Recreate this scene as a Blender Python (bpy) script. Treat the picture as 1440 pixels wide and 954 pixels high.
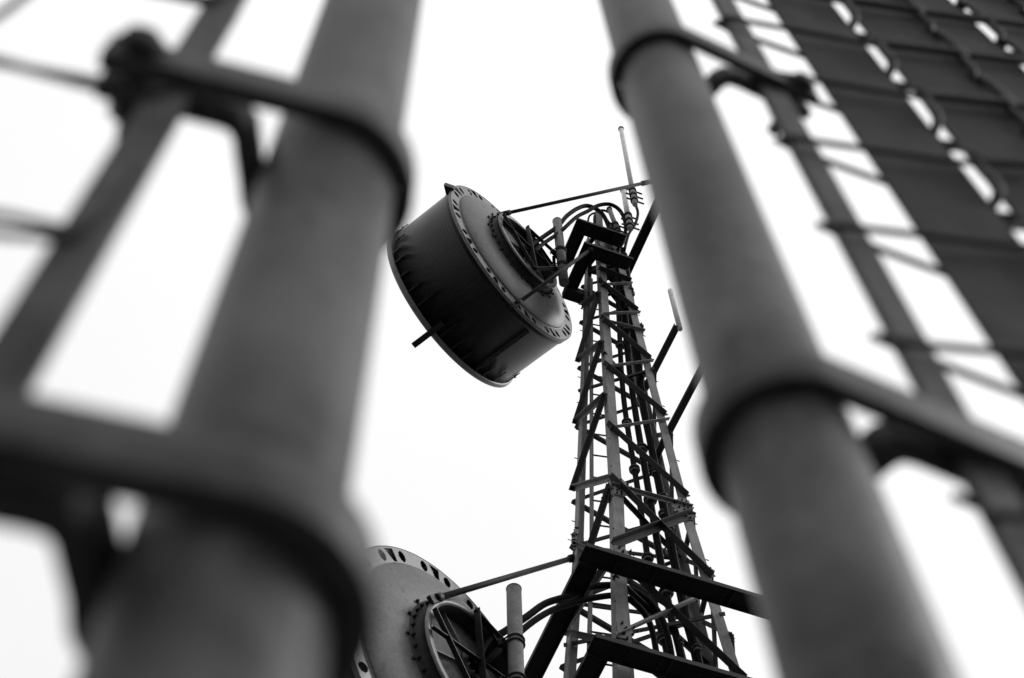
import bpy, bmesh, math, random
from mathutils import Vector, Matrix
random.seed(7)
for o in list(bpy.data.objects): bpy.data.objects.remove(o)
S = bpy.context.scene
COL = S.collection
V = Vector
PI = math.pi

# ------------------------------------------------------------------ camera
FPX = 2000.0                       # focal length in px of a 1440 px wide frame = 50 mm lens
ZEN = (682.0, -612.0)              # vanishing point of the verticals
EYE = V((0, 0, 1.6))
up = V((ZEN[0]-720, ZEN[1]-477, FPX)).normalized()      # world up in camera axes (right, down, forward)
k_ = V((0, 0, 1)); yw = (k_ - up*k_.dot(up)).normalized(); xw = yw.cross(up)
ROWS = (xw, yw, up)
def cam2world(c): return V((ROWS[0].dot(c), ROWS[1].dot(c), ROWS[2].dot(c)))
right, down, fwd = cam2world(V((1,0,0))), cam2world(V((0,1,0))), cam2world(V((0,0,1)))
cd = bpy.data.cameras.new('camera'); cam = bpy.data.objects.new('camera', cd); COL.objects.link(cam)
M = Matrix.Identity(4)
for i in range(3):
    M[i][0] = right[i]; M[i][1] = -down[i]; M[i][2] = -fwd[i]; M[i][3] = EYE[i]
cam.matrix_world = M
cd.lens = 50; cd.sensor_width = 36; cd.sensor_fit = 'HORIZONTAL'
cd.clip_start = 0.02; cd.clip_end = 3000
cd.dof.use_dof = True; cd.dof.focus_distance = 21.0; cd.dof.aperture_fstop = 7.1
S.camera = cam

# ------------------------------------------------------------------ overcast sky and soft sun
SUN_EL, SUN_AZ = math.radians(40), math.radians(82)     # azimuth clockwise from +Y
W = bpy.data.worlds.new('World'); S.world = W; W.use_nodes = True
nt = W.node_tree; nt.nodes.clear()
def N(t, **kw):
    n = nt.nodes.new(t)
    for a, b in kw.items(): setattr(n, a, b)
    return n
sky = N('ShaderNodeTexSky', sky_type='NISHITA', sun_disc=False, sun_elevation=SUN_EL, sun_rotation=SUN_AZ, dust_density=6.0, air_density=1.0)
bw = N('ShaderNodeRGBToBW'); nt.links.new(sky.outputs[0], bw.inputs[0])
bg1 = N('ShaderNodeBackground'); bg1.inputs[1].default_value = 0.05; nt.links.new(bw.outputs[0], bg1.inputs[0])
# the cloud layer: even overcast, a little brighter overhead, faint mottling
tc = N('ShaderNodeTexCoord'); sep = N('ShaderNodeSeparateXYZ'); nt.links.new(tc.outputs['Generated'], sep.inputs[0])
mr = N('ShaderNodeMapRange'); mr.inputs[1].default_value = -0.02; mr.inputs[2].default_value = 1.0; mr.inputs[3].default_value = 0.62; mr.inputs[4].default_value = 1.0
nt.links.new(sep.outputs[2], mr.inputs[0])
noi = N('ShaderNodeTexNoise'); noi.inputs['Scale'].default_value = 2.2; noi.inputs['Detail'].default_value = 5
nt.links.new(tc.outputs['Generated'], noi.inputs['Vector'])
mr2 = N('ShaderNodeMapRange'); mr2.inputs[3].default_value = 0.93; mr2.inputs[4].default_value = 1.07; nt.links.new(noi.outputs[0], mr2.inputs[0])
mul = N('ShaderNodeMath', operation='MULTIPLY'); nt.links.new(mr.outputs[0], mul.inputs[0]); nt.links.new(mr2.outputs[0], mul.inputs[1])
bg2 = N('ShaderNodeBackground'); bg2.inputs[1].default_value = 0.96; nt.links.new(mul.outputs[0], bg2.inputs[0])
add = N('ShaderNodeAddShader'); nt.links.new(bg1.outputs[0], add.inputs[0]); nt.links.new(bg2.outputs[0], add.inputs[1])
wo = N('ShaderNodeOutputWorld'); nt.links.new(add.outputs[0], wo.inputs[0])

sd = bpy.data.lights.new('sun', 'SUN'); sun = bpy.data.objects.new('sun', sd); COL.objects.link(sun)
sd.energy = 1.3; sd.angle = math.radians(14); sd.color = (1, 1, 1)
tosun = V((math.sin(SUN_AZ)*math.cos(SUN_EL), math.cos(SUN_AZ)*math.cos(SUN_EL), math.sin(SUN_EL)))
sun.rotation_euler = tosun.to_track_quat('Z', 'Y').to_euler(); sun.location = (30, -15, 40)

S.view_settings.view_transform = 'Standard'; S.view_settings.look = 'None'
S.view_settings.exposure = 0.0; S.view_settings.gamma = 1; S.view_settings.use_curve_mapping = False
S.render.engine = 'CYCLES'

# ------------------------------------------------------------------ survey helpers (photograph -> place)
def ray(px):
    return cam2world(V((px[0]-720, px[1]-477, FPX)).normalized())
def at_z(px, z):
    r = ray(px); return EYE + r*((z-EYE.z)/r.z)
def at_y(px, y):
    r = ray(px); return EYE + r*(y/r.y)
def proj(P):
    d = V(P)-EYE; x, y, z = d.dot(right), d.dot(down), d.dot(fwd)
    return (720+FPX*x/z, 477+FPX*y/z)

# ------------------------------------------------------------------ materials (all neutral: a grey world on black-and-white film)
def mat(name, base, rough=0.6, metal=0.0, var=0.25, scale=6.0, bump=0.15, streak=0.0, hoops=0.0, spec=0.3, spots=0.0):
    m = bpy.data.materials.new(name); m.use_nodes = True; t = m.node_tree; b = t.nodes['Principled BSDF']
    L = t.links.new; n = t.nodes.new
    tc = n('ShaderNodeTexCoord')
    no = n('ShaderNodeTexNoise'); no.inputs['Scale'].default_value = scale; no.inputs['Detail'].default_value = 8; no.inputs['Roughness'].default_value = 0.65
    L(tc.outputs['Object'], no.inputs['Vector'])
    r = n('ShaderNodeMapRange'); r.inputs[1].default_value = .34; r.inputs[2].default_value = .66
    r.inputs[3].default_value = base*(1-var); r.inputs[4].default_value = base*(1+var); L(no.outputs[0], r.inputs[0])
    out = r.outputs[0]
    if streak:
        mp = n('ShaderNodeMapping'); mp.inputs['Scale'].default_value = (9, 9, .5); L(tc.outputs['Object'], mp.inputs[0])
        n2 = n('ShaderNodeTexNoise'); n2.inputs['Scale'].default_value = 3; n2.inputs['Detail'].default_value = 6; L(mp.outputs[0], n2.inputs['Vector'])
        r2 = n('ShaderNodeMapRange'); r2.inputs[1].default_value = .35; r2.inputs[2].default_value = .7; r2.inputs[3].default_value = 1; r2.inputs[4].default_value = 1-streak
        L(n2.outputs[0], r2.inputs[0]); mu = n('ShaderNodeMath'); mu.operation = 'MULTIPLY'; L(out, mu.inputs[0]); L(r2.outputs[0], mu.inputs[1]); out = mu.outputs[0]
    if spots:
        n3 = n('ShaderNodeTexNoise'); n3.inputs['Scale'].default_value = scale*5; n3.inputs['Detail'].default_value = 4; L(tc.outputs['Object'], n3.inputs['Vector'])
        r3 = n('ShaderNodeMapRange'); r3.inputs[1].default_value = .62; r3.inputs[2].default_value = .72; r3.inputs[3].default_value = 1; r3.inputs[4].default_value = 1-spots
        L(n3.outputs[0], r3.inputs[0]); mu = n('ShaderNodeMath'); mu.operation = 'MULTIPLY'; L(out, mu.inputs[0]); L(r3.outputs[0], mu.inputs[1]); out = mu.outputs[0]
    cb = n('ShaderNodeCombineColor')
    for i in range(3): L(out, cb.inputs[i])
    L(cb.outputs[0], b.inputs['Base Color'])
    b.inputs['Metallic'].default_value = metal; b.inputs['Specular IOR Level'].default_value = spec
    rr = n('ShaderNodeMapRange'); rr.inputs[3].default_value = max(0, rough-.12); rr.inputs[4].default_value = min(1, rough+.12); L(no.outputs[0], rr.inputs[0]); L(rr.outputs[0], b.inputs['Roughness'])
    nb = n('ShaderNodeTexNoise'); nb.inputs['Scale'].default_value = scale*7; nb.inputs['Detail'].default_value = 4; L(tc.outputs['Object'], nb.inputs['Vector'])
    hgt = nb.outputs[0]
    if hoops:
        sp = n('ShaderNodeSeparateXYZ'); L(tc.outputs['Object'], sp.inputs[0])
        wv = n('ShaderNodeMath'); wv.operation = 'MULTIPLY'; wv.inputs[1].default_value = 2*PI/0.055; L(sp.outputs[2], wv.inputs[0])
        sn = n('ShaderNodeMath'); sn.operation = 'SINE'; L(wv.outputs[0], sn.inputs[0])
        ad = n('ShaderNodeMath'); ad.operation = 'MULTIPLY_ADD'; ad.inputs[1].default_value = hoops; L(sn.outputs[0], ad.inputs[0]); L(hgt, ad.inputs[2]); hgt = ad.outputs[0]
    bp = n('ShaderNodeBump'); bp.inputs['Strength'].default_value = bump; bp.inputs['Distance'].default_value = .01; L(hgt, bp.inputs['Height']); L(bp.outputs[0], b.inputs['Normal'])
    return m
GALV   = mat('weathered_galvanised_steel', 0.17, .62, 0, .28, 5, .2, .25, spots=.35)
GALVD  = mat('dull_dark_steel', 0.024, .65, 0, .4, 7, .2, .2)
BEAM   = mat('painted_beam_steel', 0.015, .6, 0, .35, 5, .2, .2, spec=.15)
POST   = mat('gate_post_steel', 0.072, .5, 0, .75, 15, .15, .45, spec=.12, spots=.4)
BAND   = mat('clamp_steel', .055, .5, 0, .55, 40, .15, spec=.14, spots=.4)
WIREM  = mat('fence_wire', 0.005, .55, 0, .3, 60, .1, spec=.15)
SLATM  = mat('slat_plastic', 0.04, .7, 0, .45, 14, .1, .3, spec=.06)
SHROUD = mat('shroud_paint', .010, .36, 0, .6, 2.2, .25, .5, hoops=.5, spec=.18, spots=.3)
DISH   = mat('dish_back_paint', 0.115, .5, 0, .3, 1.6, .1, .35, spots=.45, spec=.4)
RIM    = mat('rim_aluminium', 0.16, .45, .2, .2, 8, .15, .15)
DARK   = mat('dark_hardware', 0.012, .5, 0, .4, 20, .2, spec=.2)
CABLE  = mat('black_cable_jacket', 0.006, .6, 0, .2, 20, .1, spec=.06)
RADOME = mat('radome_fabric', 0.3, .6, 0, .1, 2, .05)
WHITE  = mat('fibreglass_antenna', 0.48, .5, 0, .2, 12, .1)
PIPE   = mat('mounting_pipe_steel', .10, .6, 0, .35, 8, .15, .3)
GROUND = mat('gravel_ground', 0.09, .95, 0, .5, 3, .6)

# ------------------------------------------------------------------ mesh builder
class MB:
    def __init__(s): s.v = []; s.f = []; s.sm = []
    def add(s, vs, fs, smooth=False):
        b = len(s.v); s.v += [V(p) for p in vs]; s.f += [[i+b for i in f] for f in fs]; s.sm += [smooth]*len(fs)
    def prism(s, prof, p0, p1, x, y, cap=True, smooth=False, p1prof=None):
        p0, p1 = V(p0), V(p1); n = len(prof); q = p1prof or prof
        vs = [p0+x*a+y*b for a, b in prof]+[p1+x*a+y*b for a, b in q]
        fs = [[i, (i+1) % n, n+(i+1) % n, n+i] for i in range(n)]
        s.add(vs, fs, smooth)
        if cap: s.add(vs[:n], [list(range(n-1, -1, -1))]); s.add(vs[n:], [list(range(n))])
    def frame(s, p0, p1, hint=V((0,0,1))):
        d = (V(p1)-V(p0)).normalized(); x = d.cross(V(hint))
        if x.length < 1e-4: x = d.cross(V((1,0,0)))
        x.normalize(); y = x.cross(d).normalized(); return x, y
    def bar(s, p0, p1, w, h, hint=V((0,0,1))):
        x, y = s.frame(p0, p1, hint); w, h = w/2, h/2
        s.prism([(-w,-h),(w,-h),(w,h),(-w,h)], p0, p1, x, y)
    def cyl(s, p0, p1, r, n=20, r1=None, cap=True):
        x, y = s.frame(p0, p1); r1 = r if r1 is None else r1
        c = [(math.cos(2*PI*i/n), math.sin(2*PI*i/n)) for i in range(n)]
        s.prism([(a*r, b*r) for a, b in c], p0, p1, x, y, cap, True, [(a*r1, b*r1) for a, b in c])
    def angle(s, p0, p1, w, t, xa, ya):
        """L section: corner on the line p0-p1, flanges along xa and ya"""
        s.prism([(0,0),(w,0),(w,t),(t,t),(t,w),(0,w)], p0, p1, V(xa), V(ya))
    def channel(s, p0, p1, x, y, w, h, t):
        """web of width w along x, flanges of depth h along y"""
        s.prism([(0,0),(w,0),(w,h),(w-t,h),(w-t,t),(t,t),(t,h),(0,h)], p0, p1, V(x), V(y))
    def tube(s, pts, r, n=12, close=False):
        pts = [V(p) for p in pts]; m = len(pts); rings = []; prev = None
        for i, p in enumerate(pts):
            if close: d = pts[(i+1) % m]-pts[i-1]
            else: d = pts[min(i+1, m-1)]-pts[max(i-1, 0)]
            d.normalize()
            x = d.cross(V((0,0,1))) if prev is None else prev-d*prev.dot(d)
            if x.length < 1e-4: x = d.cross(V((1,0,0)))
            x.normalize(); prev = x; y = d.cross(x)
            rings.append([p+x*r*math.cos(2*PI*j/n)+y*r*math.sin(2*PI*j/n) for j in range(n)])
        vs = [v for g in rings for v in g]; fs = []
        for i in range(m if close else m-1):
            a, b = i*n, ((i+1) % m)*n
            fs += [[a+j, a+(j+1) % n, b+(j+1) % n, b+j] for j in range(n)]
        s.add(vs, fs, True)
        if not close: s.add(rings[0], [list(range(n))[::-1]]); s.add(rings[-1], [list(range(n))])
    def lathe(s, prof, n=96, a0=0, a1=2*PI, smooth=True):
        """profile of (r, z) about the local z axis"""
        full = abs(a1-a0-2*PI) < 1e-6; m = n if full else n+1; k = len(prof)
        vs = [(r*math.cos(a0+(a1-a0)*i/n), r*math.sin(a0+(a1-a0)*i/n), z) for i in range(m) for r, z in prof]
        fs = []
        for i in range(n):
            a, b = i*k, ((i+1) % m)*k
            fs += [[a+j, b+j, b+j+1, a+j+1] for j in range(k-1)]
        s.add(vs, fs, smooth)
    def pieces(s):
        par = list(range(len(s.v)))
        def find(a):
            while par[a] != a: par[a] = par[par[a]]; a = par[a]
            return a
        key = {}
        for i, p in enumerate(s.v):
            k = (round(p.x, 5), round(p.y, 5), round(p.z, 5))
            if k in key: par[find(i)] = find(key[k])
            else: key[k] = i
        for f in s.f:
            for a in f[1:]: par[find(a)] = find(f[0])
        out = {}
        for f, sm in zip(s.f, s.sm): out.setdefault(find(f[0]), []).append((f, sm))
        return list(out.values())
    def build_each(s, name, m, parent=None, local=False):
        """every separate piece becomes an object of its own"""
        for pc in s.pieces():
            q = MB(); idx = {}
            for f, sm in pc:
                for a in f:
                    if a not in idx: idx[a] = len(q.v); q.v.append(s.v[a])
                q.f.append([idx[a] for a in f]); q.sm.append(sm)
            q.build(name, m, parent, local)
    def build(s, name, m, parent=None, local=False, recalc=True, bevel=0):
        me = bpy.data.meshes.new(name); vs = s.v
        if parent and not local:
            inv = world_of(parent).inverted(); vs = [inv @ p for p in vs]
        me.from_pydata([tuple(p) for p in vs], [], s.f); me.update()
        me.polygons.foreach_set('use_smooth', s.sm)
        if recalc:
            bm = bmesh.new(); bm.from_mesh(me); bmesh.ops.remove_doubles(bm, verts=bm.verts, dist=1e-6)
            bmesh.ops.recalc_face_normals(bm, faces=bm.faces); bm.to_mesh(me); bm.free()
        me.materials.append(m); o = bpy.data.objects.new(name, me); COL.objects.link(o)
        if parent: o.parent = parent
        if bevel:
            bv = o.modifiers.new('bevel', 'BEVEL'); bv.width = bevel; bv.segments = 2; bv.limit_method = 'ANGLE'
        return o
def world_of(o):
    return (world_of(o.parent) if o.parent else Matrix.Identity(4)) @ o.matrix_basis
def tag(o, label=None, cat=None, group=None, kind=None):
    for k, v in (('label', label), ('category', cat), ('group', group), ('kind', kind)):
        if v: o[k] = v
    return o
def thing(name, loc, label, cat, group=None, rot=None):
    o = bpy.data.objects.new(name, None); COL.objects.link(o); o.empty_display_size = .1
    o.location = loc
    if rot is not None: o.rotation_euler = rot.to_euler()
    return tag(o, label, cat, group)
def smooth_pts(pts, n=8):
    pts = [V(p) for p in pts]; out = []
    P = [pts[0]*2-pts[1]]+pts+[pts[-1]*2-pts[-2]]
    for i in range(1, len(P)-2):
        for j in range(n):
            t = j/n; a, b, c, d = P[i-1:i+3]
            out.append(.5*((2*b)+(c-a)*t+(2*a-5*b+4*c-d)*t*t+(3*b-a-3*c+d)*t**3))
    return out+[pts[-1]]

# ------------------------------------------------------------------ ground
g = MB(); R_ = 900
g.add([(-R_,-R_,0),(R_,-R_,0),(R_,R_,0),(-R_,R_,0)], [[0,1,2,3]])
tag(g.build('ground', GROUND), kind='structure')

# ------------------------------------------------------------------ lattice tower
LEGP = {'F': [(1.001,10.443,13.146),(1.253,10.635,17),(1.582,10.968,24.158)],
        'R': [(2.531,11.183,13.146),(2.282,11.088,17),(2.085,11.155,24.158)],
        'L': [(.341,11.499,13.146),(.732,11.557,17),(1.304,11.378,24.158)],
        'B': [(2.369,12.025,13.146),(2.17,11.844,17),(1.975,11.546,24.158)]}
def leg(k, z):
    a, b, c = [V(p) for p in LEGP[k]]
    return b+(a-b)*((z-17)/(a.z-17)) if z < 17 else b+(c-b)*((z-17)/(c.z-17))
def zleg(k, y):
    lo, hi = 4., 32.
    for i in range(50):
        m = (lo+hi)/2
        if proj(leg(k, m))[1] > y: lo = m
        else: hi = m
    return lo
def P_(k, y): return leg(k, zleg(k, y))
YAW = math.radians(22.5)
A = V((math.cos(YAW), math.sin(YAW), 0)); Bd = V((-math.sin(YAW), math.cos(YAW), 0)); Z = V((0,0,1))
tower = thing('lattice_tower', (1.35, 11.2, 0), 'tall tapering steel lattice tower with bolted angle legs rising behind the fence', 'tower')
FLG = {'F': (A, Bd), 'R': (-A, Bd), 'L': (A, -Bd), 'B': (-A, -Bd)}
ZT = {'F': zleg('F', 296), 'R': 26.6, 'L': 26.2, 'B': 26.4}
for k in 'FRLB':
    m = MB(); x, y = FLG[k]
    w0 = .15
    for z0, z1 in ((0, 17), (17, ZT[k])):
        m.angle(leg(k, z0), leg(k, z1), w0 if z0 == 0 else .135, .016, x, y)
    m.build('leg', GALV, tower, bevel=.003)
def brace(a, b, w=.075, side='out', m=GALVD, n=None, t=.010, name='brace', flip=1):
    """equal angle on a face with outward normal n, one flange flat on the face, the other sticking outwards"""
    a, b = V(a), V(b); d = (b-a).normalized(); f = n.cross(d).normalized()*flip
    a2, b2 = a+n*.012, b+n*.012
    q = MB(); q.angle(a2-d*.03-f*w/2, b2+d*.03-f*w/2, w, t, f, n); return q.build(name, m, tower)
NFR, NLF, NLB, NRB = -Bd, -A, Bd, A
FRn = [('R',400,'F',402,0),('F',380,'R',396,1),('F',399,'R',438,1),('R',441,'F',443,0),('F',450,'R',506,1),('R',466,'F',452,0),('R',509,'F',517,0),('F',515,'R',584,1),('R',591,'F',603,0),
       ('F',600,'R',698,1),('F',686,'R',716,0),('F',675,'R',811,2),('R',726,'F',768,2),('F',785,'R',955,2),('R',830,'F',893,0),('F',905,'R',1080,2)]
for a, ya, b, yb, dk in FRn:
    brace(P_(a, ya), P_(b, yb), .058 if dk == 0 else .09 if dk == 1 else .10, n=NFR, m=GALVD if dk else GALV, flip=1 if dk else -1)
for a, ya, b, yb, dk in [('F',415,'L',432,0),('F',415,'L',507,1),('F',484,'L',507,0),('F',484,'L',594,1),('F',558,'L',594,0),('F',558,'L',688,1),('F',674,'L',688,0),
                         ('F',685,'L',890,1),('F',785,'L',765,1),('F',785,'L',890,0),('F',905,'L',890,1),('F',905,'L',1060,1)]:
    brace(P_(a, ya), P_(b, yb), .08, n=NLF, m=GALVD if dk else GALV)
for f, (a, b), nn in (('back', ('L','B'), NLB), ('side', ('R','B'), NRB)):
    zs = [8.6, 10.2, 11.7, 13.2, 14.6, 15.8, 17.0, 18.0, 19.0, 19.9, 20.8, 21.6, 22.4, 23.1, 23.8, 24.4, 25.0]
    for i in range(len(zs)-1):
        p, q = (a, b) if (i + (f == 'side')) % 2 else (b, a)
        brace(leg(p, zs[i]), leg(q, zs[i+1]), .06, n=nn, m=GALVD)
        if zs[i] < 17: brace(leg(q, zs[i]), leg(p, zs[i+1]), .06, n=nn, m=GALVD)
    for z in (13.2, 15.8, 17.0): brace(leg(a, z), leg(b, z), .06, n=nn, m=GALVD)
for z0, z1 in ((0,3.0),(3.0,5.8),(5.8,8.6),(8.6,11.0)):           # below the frame, plain X panels
    for (a, b), nn in ((('F','R'),NFR), (('F','L'),NLF), (('L','B'),NLB), (('R','B'),NRB)):
        if z0 == 8.6 and nn in (NLB, NRB): continue
        brace(leg(a, z0+.05), leg(b, z1), .08, n=nn); brace(leg(b, z0+.05), leg(a, z1), .08, n=nn); 
# plan bracing seen from below
for z in (15.0, 17.0, 20.9, 23.8):
    brace(leg('F', z), leg('B', z), .06, n=-Z); brace(leg('R', z)-Z*.02, leg('L', z)-Z*.02, .06, n=-Z)
# bolted splice plates
def bolt(mb, p, n, r=.016, h=.022):
    x, y = mb.frame(V(p), V(p)+n); c = [(math.cos(2*PI*i/6), math.sin(2*PI*i/6)) for i in range(6)]
    rs = [(r,0),(r,h),(r*.55,h),(r*.55,h+.018)]; vs = [V(p)+x*a*q_+y*b*q_+n*z_ for q_, z_ in rs for a, b in c]
    mb.add(vs, [[k*6+i, k*6+(i+1)%6, k*6+6+(i+1)%6, k*6+6+i] for k in range(3) for i in range(6)]+[[18,19,20,21,22,23]])
def splice(k, z, L=.42):
    x, y = FLG[k]; q = MB(); b = MB()
    for dx, nn in ((x, -y), (y, -x)):
        c = leg(k, z); d = (leg(k, z+.1)-leg(k, z-.1)).normalized()
        q.prism([(.0,0),(.142,0),(.142,.012),(.0,.012)], c-d*L/2, c+d*L/2, dx, nn)
        for i in range(6):
            for j in (.042, .105):
                bolt(b, c+d*(L*(-.42+.168*i))+dx*j+nn*.012, nn)
    p = q.build('splice_plate', GALV, tower); b.build_each('bolt', DARK, p)
def gusset(k, z, dx, nn, s=.3, up_=1):
    c = leg(k, z); q = MB(); b = MB()
    q.prism([(0,-s*.6),(.12,-s*.6),(s*.95,-s*.15),(s*.95,s*.15),(.14,s*.75),(0,s*.75)], c+nn*.014, c+nn*.026, dx, Z)
    for u, v in ((.18,-.02),(.24,.05),(.2,.1),(.06,.12),(.1,.05),(.07,-.05),(.1,-.12)): bolt(b, c+nn*.026+dx*u+Z*v, nn)
    p = q.build('gusset_plate', GALV, tower); b.build_each('bolt', DARK, p)
for k in 'FRLB': splice(k, 17.0)
gusset('F', 16.98, A, -Bd); gusset('R', 17.0, -A, -Bd); gusset('L', 17.0, -Bd, -A, .24); gusset('F', 15.45, A, -Bd, .2); gusset('F', 16.98, Bd, -A, .24)
gusset('F', 13.95, A, -Bd, .2); gusset('B', 17.0, -A, -Bd, .24)
# step bolts up the legs
sb = MB()
for k, dirs in (('R', (A,)), ('L', (-A,)), ('F', (-A,))):
    z = 11.5
    while z < ZT[k]-.3:
        p = leg(k, z)+dirs[0]*0; sb.cyl(p, p+dirs[0]*(.045 if k != 'F' else .02), .008, 6); z += .75
sb.build_each('step_bolt', DARK, tower)
# climbing ladder on the back face
def lad(z, t): return leg('L', z).lerp(leg('B', z), t)-Bd*.1
q = [MB(), MB()]; lt = [.14, .42]
for zz0, zz1 in ((0,17),(17,24.5)):
    for i in (0,1): q[i].bar(lad(zz0, lt[i]*(1 if zz0 else .6)) if zz0 else lad(0.0, lt[i]), lad(zz1, lt[i]), .055, .025, Bd)
for i in (0,1): q[i].build('ladder_rail', GALV, tower)
rg = MB(); z = .3
while z < 24.4: rg.cyl(lad(z, lt[0]), lad(z, lt[1]), .013, 8); z += .55
rg.build_each('ladder_rung', GALVD, tower)

# outrigger frames: channels clamped round the legs
def outrigger(corner_px, z, la, lb, w=.27, h=.07, la0=0, inner=True):
    K = at_z(corner_px, z); K.z = z
    x = Bd; q = MB(); q.channel(K-A*la0, K+A*la, Bd, -Z, w, h, .014); o1 = q.build('outrigger_beam', BEAM, tower, bevel=.003)
    q = MB(); q.channel(K+Bd*(w+.004)-Z*.003, K+Bd*lb-Z*.003, A, -Z, w*.9, h, .014); o2 = q.build('outrigger_arm', BEAM, tower, bevel=.003)
    b = MB()
    for t in (.12, .22, .35, .5, .62, .75):
        for u in (.06, .12, .2): bolt(b, K+A*la*t+Bd*u-Z*.015, -Z, .016)
        if t in (.22, .5, .75):
            q = MB(); q.bar(K+A*la*(t+.03)+Bd*.02-Z*.04, K+A*la*(t+.03)+Bd*(w-.02)-Z*.04, .012, .05); q.build('stiffener', GALVD, tower)
    b.build_each('bolt', GALVD, o1)
    return K
K1 = outrigger((825,763), 14.95, 3.6, 3.2, .27)
K2 = outrigger((838,890), 13.35, 3.6, 3.0, .27)
K3 = outrigger((812,306), 25.4, .98, .95, .27)
K4 = outrigger((822,339), 24.2, .93, 1.0, .25)
# the long arm towards the camera at the tower head
r0 = at_z((878,372), 25.3)
q = MB(); q.channel(r0+Bd*.6, r0-Bd*1.55, A, -Z, .17, .08, .012); q.build('outrigger_arm', BEAM, tower, bevel=.003)
# inner head plates and box clamps on the legs
q = MB()
for z, s in ((25.1,.34),(24.6,.3),(26.0,.2)):
    c = leg('F', z); q.bar(c+A*.0-Bd*.03, c+A*(leg('R',z)-c).length-Bd*.03, .02, s*.5)
q.build('head_plate', BEAM, tower)
q = MB(); e4 = K4+Bd*.98
q.bar(e4-Z*.12+A*.0, e4-Z*.12+A*.52, .2, .2); q.build('stub_bracket', BEAM, tower, bevel=.004)
for a, b, z, h in (('F','B',25.45,.22), ('R','L',24.9,.2), ('F','B',24.45,.18)):
    q = MB(); q.bar(leg(a, z), leg(b, z), .05, h); q.build('head_plate', BEAM, tower)
for z in (25.0, 25.9):
    for a, b in (('F','R'),('L','B'),('F','L'),('R','B')):
        q = MB(); q.bar(leg(a, z), leg(b, z), .08, .10); q.build('head_beam', BEAM, tower)

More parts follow.
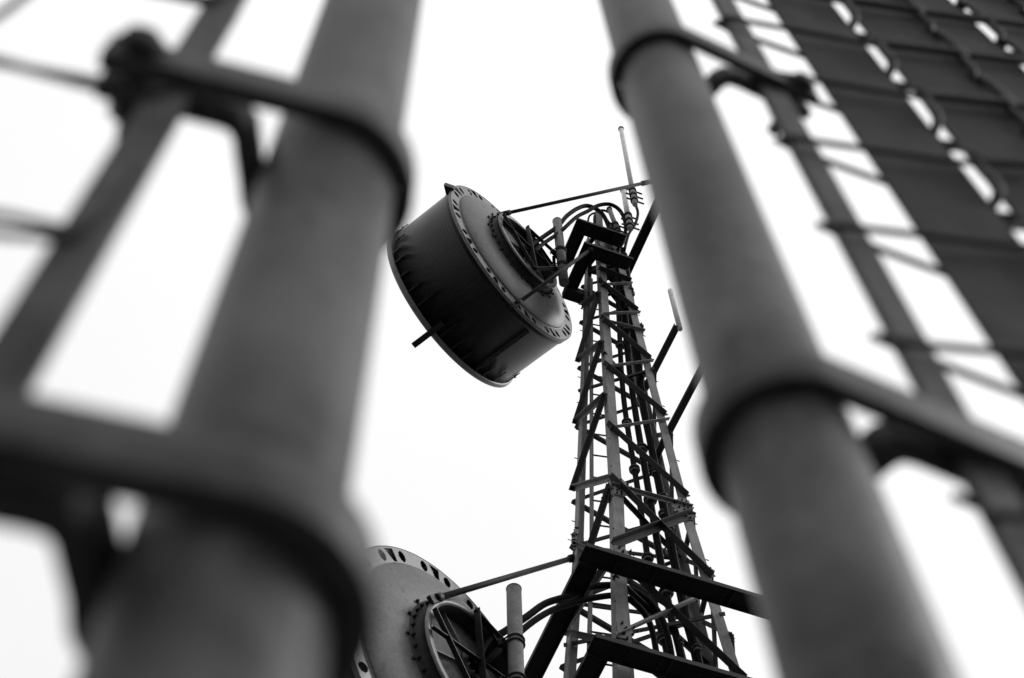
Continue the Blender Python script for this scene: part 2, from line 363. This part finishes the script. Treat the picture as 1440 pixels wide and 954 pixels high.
# ------------------------------------------------------------------ parabolic dish antennas (shrouded, seen from behind)
NAX = V((math.cos(math.radians(142)), math.sin(math.radians(142)), 0))     # direction they look in
def dish(c, label, pole_px, rods, hubring_extra=True):
    zb = -NAX; xb = Z.cross(zb).normalized(); yb = zb.cross(xb)              # local z = backwards, y = up
    rot = Matrix((xb, yb, zb)).transposed()
    root = thing('dish_antenna', c, label, 'dish antenna', 'microwave dish antennas on the tower', rot)
    Wm = world_of(root)
    def wp(r, ang, z): return Wm @ V((r*math.cos(ang), r*math.sin(ang), z))
    R = 1.64; RI = 1.43; LEN = 1.36
    q = MB(); q.lathe([(1.60, -.006),(1.60,-LEN),(1.625,-LEN),(1.625,-.14),(1.648,-.13),(1.648,-.012),(1.60,-.006)], 144)
    sh = q.build('shroud', SHROUD, root, True)
    q = MB(); q.lathe([(1.612,-LEN+.03),(1.675,-LEN+.03),(1.685,-LEN+.01),(1.685,-LEN-.05),(1.66,-LEN-.07),(1.61,-LEN-.07),(1.612,-LEN+.03)], 144)
    q.build('front_rim', RIM, root, True)
    q = MB(); q.lathe([(0,-LEN-.07),(.8,-LEN-.055),(1.607,-LEN-.03)], 96); q.build('radome', RADOME, root, True)
    # spring clips that hold the radome skirt
    q = MB(); b = MB()
    for i in range(34):
        if (i*5) % 7 == 3: continue
        a = 2*PI*(i+.3+random.uniform(-.2,.2))/34; L = random.choice((.16,.26,.30,.40))
        u = V((math.cos(a), math.sin(a), 0)); tt = V((-u.y, u.x, 0)); ra = 1.634
        q.prism([(-.016,0),(.016,0),(.016,.016),(-.016,.016)], u*ra+V((0,0,-LEN+.02)), u*ra+V((0,0,-LEN+.02+L)), tt, u)
        b.prism([(-.03,0),(.03,0),(.03,.035),(-.03,.035)], u*ra+V((0,0,-LEN+.02+L*.55)), u*ra+V((0,0,-LEN+.02+L*.62)), tt, u)
    q.build_each('clip', DARK, root, True); b.build_each('clip_latch', DARK, sh, True)
    # riveted seam with its batten
    q = MB(); a = math.radians(63) ; b = MB()
    for a in (math.radians(112), math.radians(-70)):
        u = V((math.cos(a), math.sin(a), 0)); tt = V((-u.y, u.x, 0))
        q.prism([(-.05,0),(.05,0),(.05,.012),(-.05,.012)], u*1.626+V((0,0,-LEN+.1)), u*1.626+V((0,0,-.16)), tt, u)
        for i in range(16): b.cyl(u*1.638+tt*.03*(1 if i % 2 else -1)+V((0,0,-LEN+.15+i*.068)), u*1.652+tt*.03*(1 if i % 2 else -1)+V((0,0,-LEN+.15+i*.068)), .012, 8)
    q.build_each('seam_strip', SHROUD, root, True); b.build_each('rivet', DARK, sh, True)
    # perforated rim flange
    nT, nR = 1260, 20; vs = []; fs = []
    for i in range(nT):
        t = 2*PI*i/nT
        for j in range(nR+1):
            r = RI + (R-RI)*j/nR; vs.append((r*math.cos(t), r*math.sin(t), .02))
    for i in range(nT):
        for j in range(nR):
            r = RI+(R-RI)*(j+.5)/nR; deg = 360*(i+.5)/nT
            hole = False
            dh = (deg-4.5) % 15.0; dh = min(dh, 15-dh)*PI/180*1.535
            if (dh/.060)**2+((r-1.535)/.072)**2 < 1: hole = True
            dsl = (deg-12+15) % 30.0-15
            s = dsl*PI/180*1.535-(r-1.535)*.25
            if abs(s) < .034+(r-1.44)*.26 and 1.45 < r < 1.62: hole = True
            if not hole:
                a, b2 = i*(nR+1)+j, ((i+1) % nT)*(nR+1)+j; fs.append([a, b2, b2+1, a+1])
    q = MB(); q.add(vs, fs); fl = q.build('rim_flange', RIM, root, True)
    so = fl.modifiers.new('t', 'SOLIDIFY'); so.thickness = .012; so.offset = -1
    q = MB(); q.lathe([(R+.004,.024),(R+.016,.012),(R+.016,-.03),(R+.002,-.03)], 144); q.lathe([(RI-.012,.03),(RI+.004,.03),(RI+.004,-.28),(1.598,-.28)], 144)
    q.build('rim_channel', RIM, root, True)
    # gussets inside the slots
    q = MB()
    for i in range(12):
        a = math.radians(12+30*i)+.012; u = V((math.cos(a), math.sin(a), 0)); tt = V((-u.y, u.x, 0))
        q.prism([(0,-.25),(.15,-.25),(.15,.0),(0,-.02)], u*(RI+.01)-tt*.003, u*(RI+.01)+tt*.003, u, V((0,0,1)))
    q.build_each('rim_gusset', DARK, root, True)
    # reflector back, hub ring and centre plate
    prof = [(RI-.012, .022)]
    for i in range(0, 25):
        r = 1.415-(1.415-.74)*(i/24)**1.5; prof.append((r, .025+.175*(.55*math.sqrt(max(0, 1-((r-.74)/.69)**2))+.45*(1-((r-.74)/.69)**2))))
    q = MB(); q.lathe(prof, 128); q.build('reflector', DISH, root, True)
    HZ = .37
    q = MB(); q.lathe([(.86,.18),(.86,.205),(.77,.21),(.765,HZ-.03),(.79,HZ-.02),(.79,HZ),(.71,HZ),(.71,.16)], 96); hr = q.build('hub_ring', GALVD, root, True)
    q = MB(); q.lathe([(.792,HZ-.02),(.792,HZ+.004),(.708,HZ+.004),(.708,HZ-.02)], 96); q.build('hub_lip', RIM, hr, True)
    b = MB()
    for i in range(36):
        a = 2*PI*i/36; u = V((math.cos(a), math.sin(a), 0)); bolt(b, u*.825+V((0,0,.205)), V((0,0,1)), .02, .03)
        if i % 2: b.bar(u*.86+V((0,0,.18)), u*.90+V((0,0,.22)), .03, .03)
    b.build_each('bolt', DARK, hr, True)
    q = MB(); q.lathe([(0,.26),(.3,.25),(.5,.22),(.71,.18)], 72); cp = q.build('hub_plate', PIPE, root, True)
    q = MB()
    for i in range(5):
        a = 2*PI*i/5+.9; u = V((math.cos(a), math.sin(a), 0)); q.bar(u*.17+V((0,0,.265)), u*.70+V((0,0,.21)), .012, .07, V((0,0,1)))
    q.build_each('stiffening_rib', RIM, cp, True)
    q = MB(); q.lathe([(0,.28),(.10,.28),(.10,.34),(.19,.34),(.19,.31),(.13,.30),(.13,.22)], 40)
    fd = q.build('feed_flange', DARK, root, True); b = MB()
    for i in range(10):
        a = 2*PI*i/10; bolt(b, V((.145*math.cos(a), .145*math.sin(a), .34)), V((0,0,1)), .014, .02)
    b.build_each('bolt', RIM, fd, True)
    # lifting eye marks on the reflector and tab on the rim
    q = MB(); q.tube(smooth_pts([(1.05*math.cos(2.55), 1.05*math.sin(2.55), .145),(1.12*math.cos(2.50),1.12*math.sin(2.50),.15),(1.20*math.cos(2.50),1.20*math.sin(2.50),.10)],5), .007, 6); q.build('lifting_eye', DARK, root, True)
    # mounting pipe with clamps and the dark bracket frame that ties it to the hub ring
    pb = V(pole_px[0]); pt = pb+Z*pole_px[1]; pr = pole_px[2]
    q = MB(); q.cyl(pb, pt, pr, 32); 
    pipe = q.build('mounting_pipe', PIPE, root)
    q = MB(); q.cyl(pt, pt+Z*.02, pr*1.06, 32, pr*.8); q.build('pipe_cap', PIPE, pipe)
    zc = c[2]
    cu, cl_ = V((pb.x, pb.y, zc+.30)), V((pb.x, pb.y, zc-.30))
    ofs = NAX*(pr+.03)
    top, bot, sd1, sd2 = [wp(.76, math.radians(a), HZ+.03) for a in (97, 275, 10, 190)]
    for a_, b_, w in ((top, bot, .085), (top-Z*.02, cu+ofs, .06), (bot, cl_+ofs, .08), (sd1, cl_+ofs+Z*.05, .06), (sd1, cu+ofs, .06), (sd2, sd1, .05), (sd2+Z*.3, bot, .06), (top, sd1+Z*.1, .05)):
        tri = MB(); x, y = tri.frame(a_, b_); tri.angle(a_, b_, w, .012, x, y); tri.build('mount_strut', DARK, root)
    for j, cc in enumerate((cu, cl_)):
        q = MB(); q.bar(cc+ofs*1.15, cc+ofs*.8, .26, .10)
        clp = q.build('pipe_clamp', DARK, root); sd_ = NAX.cross(Z)
        for dz in (-.035, .035):
            u_ = [cc+sd_*(-(pr+.012))+NAX*.16+Z*dz]+[cc+Z*dz-NAX*(pr+.012)*math.sin(PI*i/12)-sd_*(pr+.012)*math.cos(PI*i/12) for i in range(13)]+[cc+sd_*(pr+.012)+NAX*.16+Z*dz]
            q = MB(); q.tube(u_, .011, 8); q.build('u_bolt', DARK, clp)
    for a_, b_, rr in rods:
        a_ = wp(*a_) if len(a_) == 3 and not isinstance(a_, V) else a_
        q = MB(); q.cyl(a_, b_, rr, 14); st = q.build('stay_rod', GALVD, root)
        q = MB(); d = (V(b_)-V(a_)).normalized()
        for e, s in ((a_, 1), (b_, -1)):
            q.cyl(V(e)-d*s*.02, V(e)+d*s*.10, rr*1.5, 14); q.bar(V(e)-d*s*.14, V(e)-d*s*.0, .05, .10)
        q.build_each('rod_clevis', DARK, st)
    return root, wp

c_up = V((.046, 10.7, 24.03)); c_lo = V((-.78, 10.3, 13.02))
def ang_of(c, px, r=1.6, z=.0):          # angle on the rim nearest to a photo point
    zb = -NAX; xb = Z.cross(zb).normalized(); yb = zb.cross(xb); best = None
    for i in range(720):
        a = 2*PI*i/720; p = c+xb*r*math.cos(a)+yb*r*math.sin(a)+zb*z; u, v = proj(p); d = (u-px[0])**2+(v-px[1])**2
        if best is None or d < best[0]: best = (d, a)
    return best[1]
pu = at_z((788,352), 24.4); pl = at_z((724,880), 13.6)
d1, wp1 = dish(c_up, 'upper drum-shaped dish antenna with dark shroud, in focus left of the tower head', (V((pu.x,pu.y,23.1)), 2.55, .085),
    [((.78, ang_of(c_up,(711,297),.78,.38), .38), at_z((909,257), 25.9), .032),
     ((1.60, ang_of(c_up,(722,432)), .05), at_z((832,350), 24.15), .034)])
d2, wp2 = dish(c_lo, 'lower dish antenna half hidden behind the blurred left gate post', (V((pl.x,pl.y,11.0)), 3.2+.02, .085),
    [((.80, ang_of(c_lo,(608,832),.8,.38), .38), P_('L', 785), .036)])
# tab at the top of the upper rim and the short bar below its front lip
a = ang_of(c_up, (636,268), 1.64)
u = V((math.cos(a), math.sin(a), 0)); tt = V((-u.y, u.x, 0))
q = MB(); q.prism([(-.02,-.12),(.16,-.03),(.02,.06),(-.02,.06)], u*1.645-tt*.09, u*1.645+tt*.09, u, V((0,0,1))); q.build('rim_tab', DARK, d1, True)
a = ang_of(c_up, (612,462), 1.64, -1.36)
u = V((math.cos(a), math.sin(a), 0)); tt = V((-u.y, u.x, 0))
q = MB(); q.prism([(-.05,0),(.05,0),(.05,.05),(-.05,.05)], u*1.70+V((0,0,-1.10)), u*1.70+V((0,0,-1.75)), tt, u)
for zz in (-1.15, -1.42): q.prism([(-.03,-.08),(.03,-.08),(.03,.01),(-.03,.01)], u*1.70+V((0,0,zz)), u*1.70+V((0,0,zz-.05)), tt, u)
q.build('sight_bar', DARK, d1, True)

# ------------------------------------------------------------------ whip antenna and the small stubs at the tower head
def whip(p0, p1, r, label, ring_n=2, mt=WHITE):
    o = thing('whip_antenna', p0, label, 'antenna', 'rod antennas at the tower head')
    q = MB(); q.cyl(p0, p1, r, 20); rod = q.build('rod', mt, o)
    q = MB(); d = (V(p1)-V(p0)).normalized(); q.cyl(p1-d*.02, p1+d*.03, r*1.25, 20); q.build('tip_cap', DARK, rod)
    q = MB(); L = (V(p1)-V(p0)).length
    for i in range(ring_n):
        p = V(p0)+d*(L*.04+i*.24)
        q.cyl(p, p+d*.07, r*1.5, 20); q.bar(p-A*.16+d*.03, p+A*.20+d*.03, .03, .02)
    q.build_each('clamp', GALVD, o)
    return o
zb_ = 26.2
w0 = at_z((893,288), zb_)
def vert_at(base, ypx):       # height on a vertical line through base that shows at image row ypx
    lo, hi = 0.0, 60
    for i in range(60):
        m = (lo+hi)/2
        if (V((base.x, base.y, m))-EYE).dot(fwd) < .01 or proj((base.x, base.y, m))[1] > ypx: lo = m
        else: hi = m
    return V((base.x, base.y, lo))
w0 = V((w0.x,w0.y,w0.z)); whip(w0, at_z((873.5,182), vert_at(w0,182).z), .05, 'tall pale rod antenna standing highest on the tower head', 3)
s1 = at_z((886,322), 25.6); whip(s1, at_z((877,268), vert_at(s1, 268).z), .055, 'short pale stub antenna between the arm and the tower top, right of the cable loops', 3)
s2 = at_z((869,326), 25.6); whip(s2, at_z((857,295), vert_at(s2, 295).z), .045, 'short dark stub on the tower top beneath the cable loops', 2, GALV)
# side pipe antenna on two long arms to the right
pz = at_z((956,462), 21.0)
sp = thing('side_antenna', (pz.x, pz.y, vert_at(pz,463).z), 'thin pale pipe antenna on long struts just left of the right gate post', 'antenna')
q = MB(); q.cyl((pz.x,pz.y,vert_at(pz,463).z), (pz.x,pz.y,vert_at(pz,409).z), .042, 20); q.build('pipe', WHITE, sp)
for pa, pb2 in (((911,550),(957,462)),((928,643),(981,548))):
    z = vert_at(pz, pb2[1]).z; e = V((pz.x,pz.y,z)); a_ = at_z(pa, z)
    dd = (e-a_); 
    q = MB(); x, y = q.frame(a_, e); q.channel(a_-dd*.25, e+(dd*.5 if pb2[1] > 500 else dd*.02), x, y, .10, .06, .01); q.build('strut', GALVD, sp)

# ------------------------------------------------------------------ coaxial feeder cables
def cable(pts, r, label, n=8, clamps=None):
    o = thing('feeder_cable', pts[-1] if pts[-1].z < pts[0].z else pts[0], label, 'cable', 'feeder cables on the tower')
    q = MB(); sp_ = smooth_pts(pts, n); q.tube(sp_, r, 12); jk = q.build('jacket', CABLE, o)
    if clamps:
        q = MB(); b = MB()
        for z in clamps:
            best = min(range(len(sp_)-1), key=lambda i: abs(sp_[i].z-z)); p = sp_[best]; d = (sp_[best+1]-p).normalized()
            q.cyl(p, p+d*.035, r*1.55, 20); b.cyl(p-d*.05, p, r*1.9, 16)
        q.build_each('clamp_ring', RIM, o); b.build_each('clamp_body', DARK, o)
    return o
def headcable(pts, r, label):
    return cable([at_y(p, 11.1+.02*i) for i, p in enumerate(pts)], r, label, 8)
headcable([(838,330),(836,306),(846,296),(861,303),(866,322),(860,345)], .024, 'thin black jumper cable curled tightly over the tower head')
headcable([(826,322),(829,304),(842,300),(856,312),(868,335),(876,352)], .020, 'thin black jumper cable drooping across the top head beam')
headcable([(893,286),(897,300),(893,316),(884,330),(878,352)], .028, 'black jumper cable hanging from the tall pale rod antenna')
names = ['leftmost', '', 'second from left', '', 'fourth from left', 'thinnest and third from left', 'rightmost']
tops = [(866,352),(868,350),(871,346),(874,348),(877,350),(872,356),(880,358)]
mids = [(877,560),(884,560),(890,556),(896,560),(902,562),(893,568),(907,570)]
low1 = [(897,690),(904,690),(912,690),(920,692),(927,694),(915,700),(933,700)]
low2 = [(921,850),(930,850),(940,850),(950,852),(959,854),(944,862),(966,862)]
rad = [.042,.05,.05,.05,.036,.028,.032]
for i in (0, 2, 4, 5, 6):
    Ys = 11.25+.05*(i % 3)
    pts = [at_y(tops[i], Ys), at_y((tops[i][0]*.5+mids[i][0]*.5+random.uniform(-2,2), 455), Ys), at_y(mids[i], Ys), at_y(low1[i], Ys), at_y(low2[i], Ys), at_y((low2[i][0]+26, 965), Ys)]
    e = pts[-1]; pts += [V((e.x, e.y+.05, 9)), V((e.x, e.y+.05, 4)), V((e.x, e.y+.05, .2))]
    cable(pts, rad[i], 'black feeder cable, %s in the bundle running down inside the tower' % names[i], 10,
          [19.6-.35*i, 18.2-.25*i, 16.2-.3*i, 14.7-.2*i, 22+.3*i, 13.6])
hubu, hubl = wp1(.02, 0, .33), wp2(.02, 0, .33)
def yl(pts, y0, y1): n = len(pts)-1; return [at_y(p, y0+(y1-y0)*i/n) for i, p in enumerate(pts)]
cable([hubu]+yl([(748,345),(763,334),(785,318),(797,304),(813,293),(828,290),(846,300),(856,319),(861,336),(866,352)], 10.5, 11.2), .042, 'black feeder cable arching highest left of the tower top from the upper dish')
cable([wp1(.08,0,.33)]+yl([(753,352),(768,340),(787,327),(810,306),(827,297),(842,289),(859,288),(873,298),(880,318),(877,338),(870,350),(868,362)], 10.5, 11.2), .038, 'black feeder cable that loops over the tower top to the right')
cable([hubl]+yl([(684,905),(710,888),(740,868),(765,850),(788,842),(805,838),(830,826),(868,824),(900,836),(925,860),(940,900),(952,975)], 10.2, 11.2), .042, 'black feeder cable arching from the lower dish, upper of the pair')
cable([wp2(.1,0,.33)]+yl([(690,925),(722,897),(750,874),(775,859),(800,850),(830,842),(870,838),(896,852),(915,880),(925,930),(932,975)], 10.2, 11.2), .038, 'black feeder cable from the lower dish, lower of the pair')

# ------------------------------------------------------------------ the gate in front of the lens
PITCH = .106; HW = .0445
def dirv(deg, sgn): a = math.radians(deg); return V((sgn*math.cos(a), sgn*math.sin(a), 0))
def ring_path(r, g, s1, s2, n=26):
    """plan outline of a tension band in local axes: x along the fence away from the post, y = back. front plate straight, back plate bent"""
    pts = [(s2, -r+0.0), (0, -r)]
    for i in range(1, n):
        a = -PI/2-(2*PI-math.radians(62))*i/n
        pts.append((r*math.cos(a), r*math.sin(a)))
    return pts
def band(parent, C, D, Bk, r, z, h, t, reach, name='tension_band', hook=.022):
    rr = r+t/2+.0006; pts = []
    pts.append((reach, -rr)); pts.append((.0, -rr)); n = 40
    end = math.radians(24)                          # where the ring leaves the post on the fence side
    a0, a1 = -PI/2, -2*PI+end
    for i in range(1, n+1):
        a = a0+(a1-a0)*i/n; pts.append((rr*math.cos(a), rr*math.sin(a)))
    g = -rr+t+.004
    ex = rr*math.cos(end)
    # bent back plate: sweeps round and runs parallel to the front plate
    pts += [(r*1.16, r*.12), (r*1.28, -r*.25), (r*1.36, g*.72), (r*1.5, g*.94), (r*1.75, g), (reach, g)]
    P = [C+D*a+Bk*b for a, b in pts]; q = MB(); m = len(P); L = []; Rr = []
    for i in range(m):
        d = (P[min(i+1, m-1)]-P[max(i-1, 0)]).normalized(); nn = V((d.y, -d.x, 0)); L.append(P[i]+nn*t/2); Rr.append(P[i]-nn*t/2)
    vs = []
    for arr in (L, Rr):
        for p in arr: vs += [V((p.x,p.y,z)), V((p.x,p.y,z+h))]
    k = 2*m; fs = []
    for i in range(m-1):
        a = 2*i; fs += [[a,a+2,a+3,a+1], [k+a+1,k+a+3,k+a+2,k+a], [a,k+a,k+a+2,a+2], [a+1,a+3,k+a+3,k+a+1]]
    fs += [[0,1,k+1,k], [k-2,2*k-2,2*k-1,k-1]]
    q.add(vs, fs, True); o = q.build(name, BAND, parent, bevel=.0006)
    for p_ in o.data.polygons: p_.use_smooth = True
    cb = C+D*(reach-.012)+Bk*(-rr+.002)+Z*(z+h/2)
    b = MB(); b.cyl(cb-Bk*(t+.006), cb+Bk*.03, .0042, 16); b.cyl(cb-Bk*(t+.001), cb-Bk*(t+.006), .0095, 24, .005); b.build('carriage_bolt', BAND, o)
    b = MB(); b.cyl(cb+Bk*(t+.006), cb+Bk*(t+.014), .0085, 6); b.build('nut', BAND, o)
    return o
def post(C, r, label, bands, D, Bk):
    o = thing('gate_post', (C.x, C.y, 0), label, 'post', 'round gate posts')
    q = MB(); n = 64
    q.cyl((C.x,C.y,0), (C.x,C.y,3.6), r, n); q.build('shaft', POST, o)
    q = MB(); q.cyl((C.x,C.y,3.6), (C.x,C.y,3.63), r*1.15, n, r*1.1); q.cyl((C.x,C.y,3.63), (C.x,C.y,3.66), r*1.1, n, r*.3); q.build('cap', POST, o)
    for z, h, t, reach in bands: band(o, C, D, Bk, r, z, h, t, reach)
    return o
rP = .025
azL, azR = math.radians(-18.3), math.radians(19.1)
CL = V((.214*math.sin(azL), .214*math.cos(azL), 0)); CR = V((.299*math.sin(azR), .299*math.cos(azR), 0))
PHL, PHR = 17, 27
DL, DR = dirv(PHL, -1), dirv(PHR, 1)
BL, BR = V((-math.sin(math.radians(PHL)), math.cos(math.radians(PHL)), 0)), V((-math.sin(math.radians(PHR)), math.cos(math.radians(PHR)), 0))
def zpost(C, r, y, D, Bk):        # height at which the front of the post shows at row y
    p = C-C.normalized()*r; return vert_at(p, y).z
zL = [zpost(CL,rP,252,DL,BL)]
posts = [
 post(CL, rP, 'thick blurred round post left of the upper dish, nearest to the lens', [(zpost(CL,rP,185,DL,BL), .022, .007, .088), (zpost(CL,rP,745,DL,BL), .020, .009, .12), (.5,.024,.006,.08), (3.2,.024,.006,.08)], DL, BL),
 post(CR, rP, 'slightly less blurred round post crossing in front of the right side of the tower', [(zpost(CR,rP,62,DR,BR), .022, .006, .095), (zpost(CR,rP,562,DR,BR), .021, .007, .17), (.55,.024,.006,.09)], DR, BR)]

def fence(P0, D, Bk, s_bar, lines, label, zk, rise, hand, slats, barw, zlo=.15, zhi=3.35, p=PITCH, t=.0055, rw=.0016):
    """lines: distances along the fence where neighbouring strands link; front legs rise by `rise` away from the bar (hand=1)"""
    f = thing('chain_link_fence', (P0+D*s_bar).to_tuple(), label, 'fence')
    c = P0+D*s_bar                                   # flat tension bar woven through the end loops
    q = MB(); q.bar(V((c.x,c.y,zlo)), V((c.x,c.y,zhi)), barw, .005, -Bk); q.build('tension_bar', POST, f, bevel=.001)
    zl = zk
    for i in range(len(lines)-1):
        s0, s1 = lines[i], lines[i+1]; ov = .004; z = zl; tt = t+(.001 if i % 2 else 0); wrap = p/2-rise
        while z < zhi: z += p
        z -= p; pts = []
        while z > zlo:                               # front leg left end at z; descending helix
            jit = random.uniform(-.0012, .0012)
            if hand > 0 and i > 0: seq = ((s1-.004,-tt,rise*.96),(s0+.004,-tt,rise*.06),(s0-ov*.3,-tt*.9,-.006),(s0-ov*.3,-tt*.8,-.042),(s0+.003,tt,-.047),(s1-.003,tt,-.006),(s1+ov*.3,-tt*.6,-.010),(s1+ov*.3,-tt*.9,-.072))
            elif hand > 0: seq = ((s1-.004,-tt,rise*.96),(s0+.004,-tt,rise*.06),(s0-.002,-tt*.2,.012),(s0+.003,tt,.024),(s1-.003,tt,-.014),(s1+ov,tt*.2,-.030),(s1+.001,-tt,-.058))
            else: seq = ((s0+.004,-tt,0),(s1-.004,-tt,-.004),(s1+ov,-tt*.2,.004),(s1-.003,tt,.012),(s0+.003,tt,.022),(s0-ov,tt*.2,-.02))
            for (s_, dp, dz) in seq:
                q_ = P0+D*(s_+random.uniform(-.0012,.0012))+Bk*dp; pts.append(V((q_.x,q_.y,z+dz+jit+random.uniform(-.0018,.0018))))
            z -= p
        q = MB(); q.tube(smooth_pts(pts, 3), rw if i else min(rw, .0020), 8); q.build('wire', WIREM, f)
        zl += rise if hand > 0 else -rise
    for a, b in slats:
        q = MB(); c = P0+D*(a+b)/2; c2 = P0+D*((a+b)/2+random.uniform(-.0015,.0015))
        q.bar(V((c.x,c.y,zlo+.03)), V((c2.x,c2.y,zhi-random.uniform(.02,.05))), b-a, .0022, -Bk)
        q.build('slat', SLATM, f)
    return f
DM, BM = dirv(17, 1), V((-math.sin(math.radians(17)), math.cos(math.radians(17)), 0))
PL = CL-BL*rP*.95; PR = CR-BM*rP*.95
KM = 1.056
LNS = [KM*v for v in [.050, .164]+[.164+.073*k for k in range(1, 22)]]
SL = [(.0965*KM, .158*KM)]
for k in range(1, 21):
    a, b = LNS[k], LNS[k+1]
    SL.append((a+(.006 if k % 2 else -.001), b-(.001 if k % 2 else .007)))
fl_ = fence(PL, DL, BL, .0612, [.0612+.075*k for k in range(9)], 'open chain-link mesh with its end bar left of the left gate post', 2.197, .014, -1, [], .0145, t=.0045, p=.120)
fr_ = fence(PR*KM, DM, BM, .055*KM, LNS, 'chain-link mesh filled with dark vertical privacy slats at upper right', 1.6+.923*KM, .042, 1, SL, .0172, p=.118, t=.0065, rw=.0033)
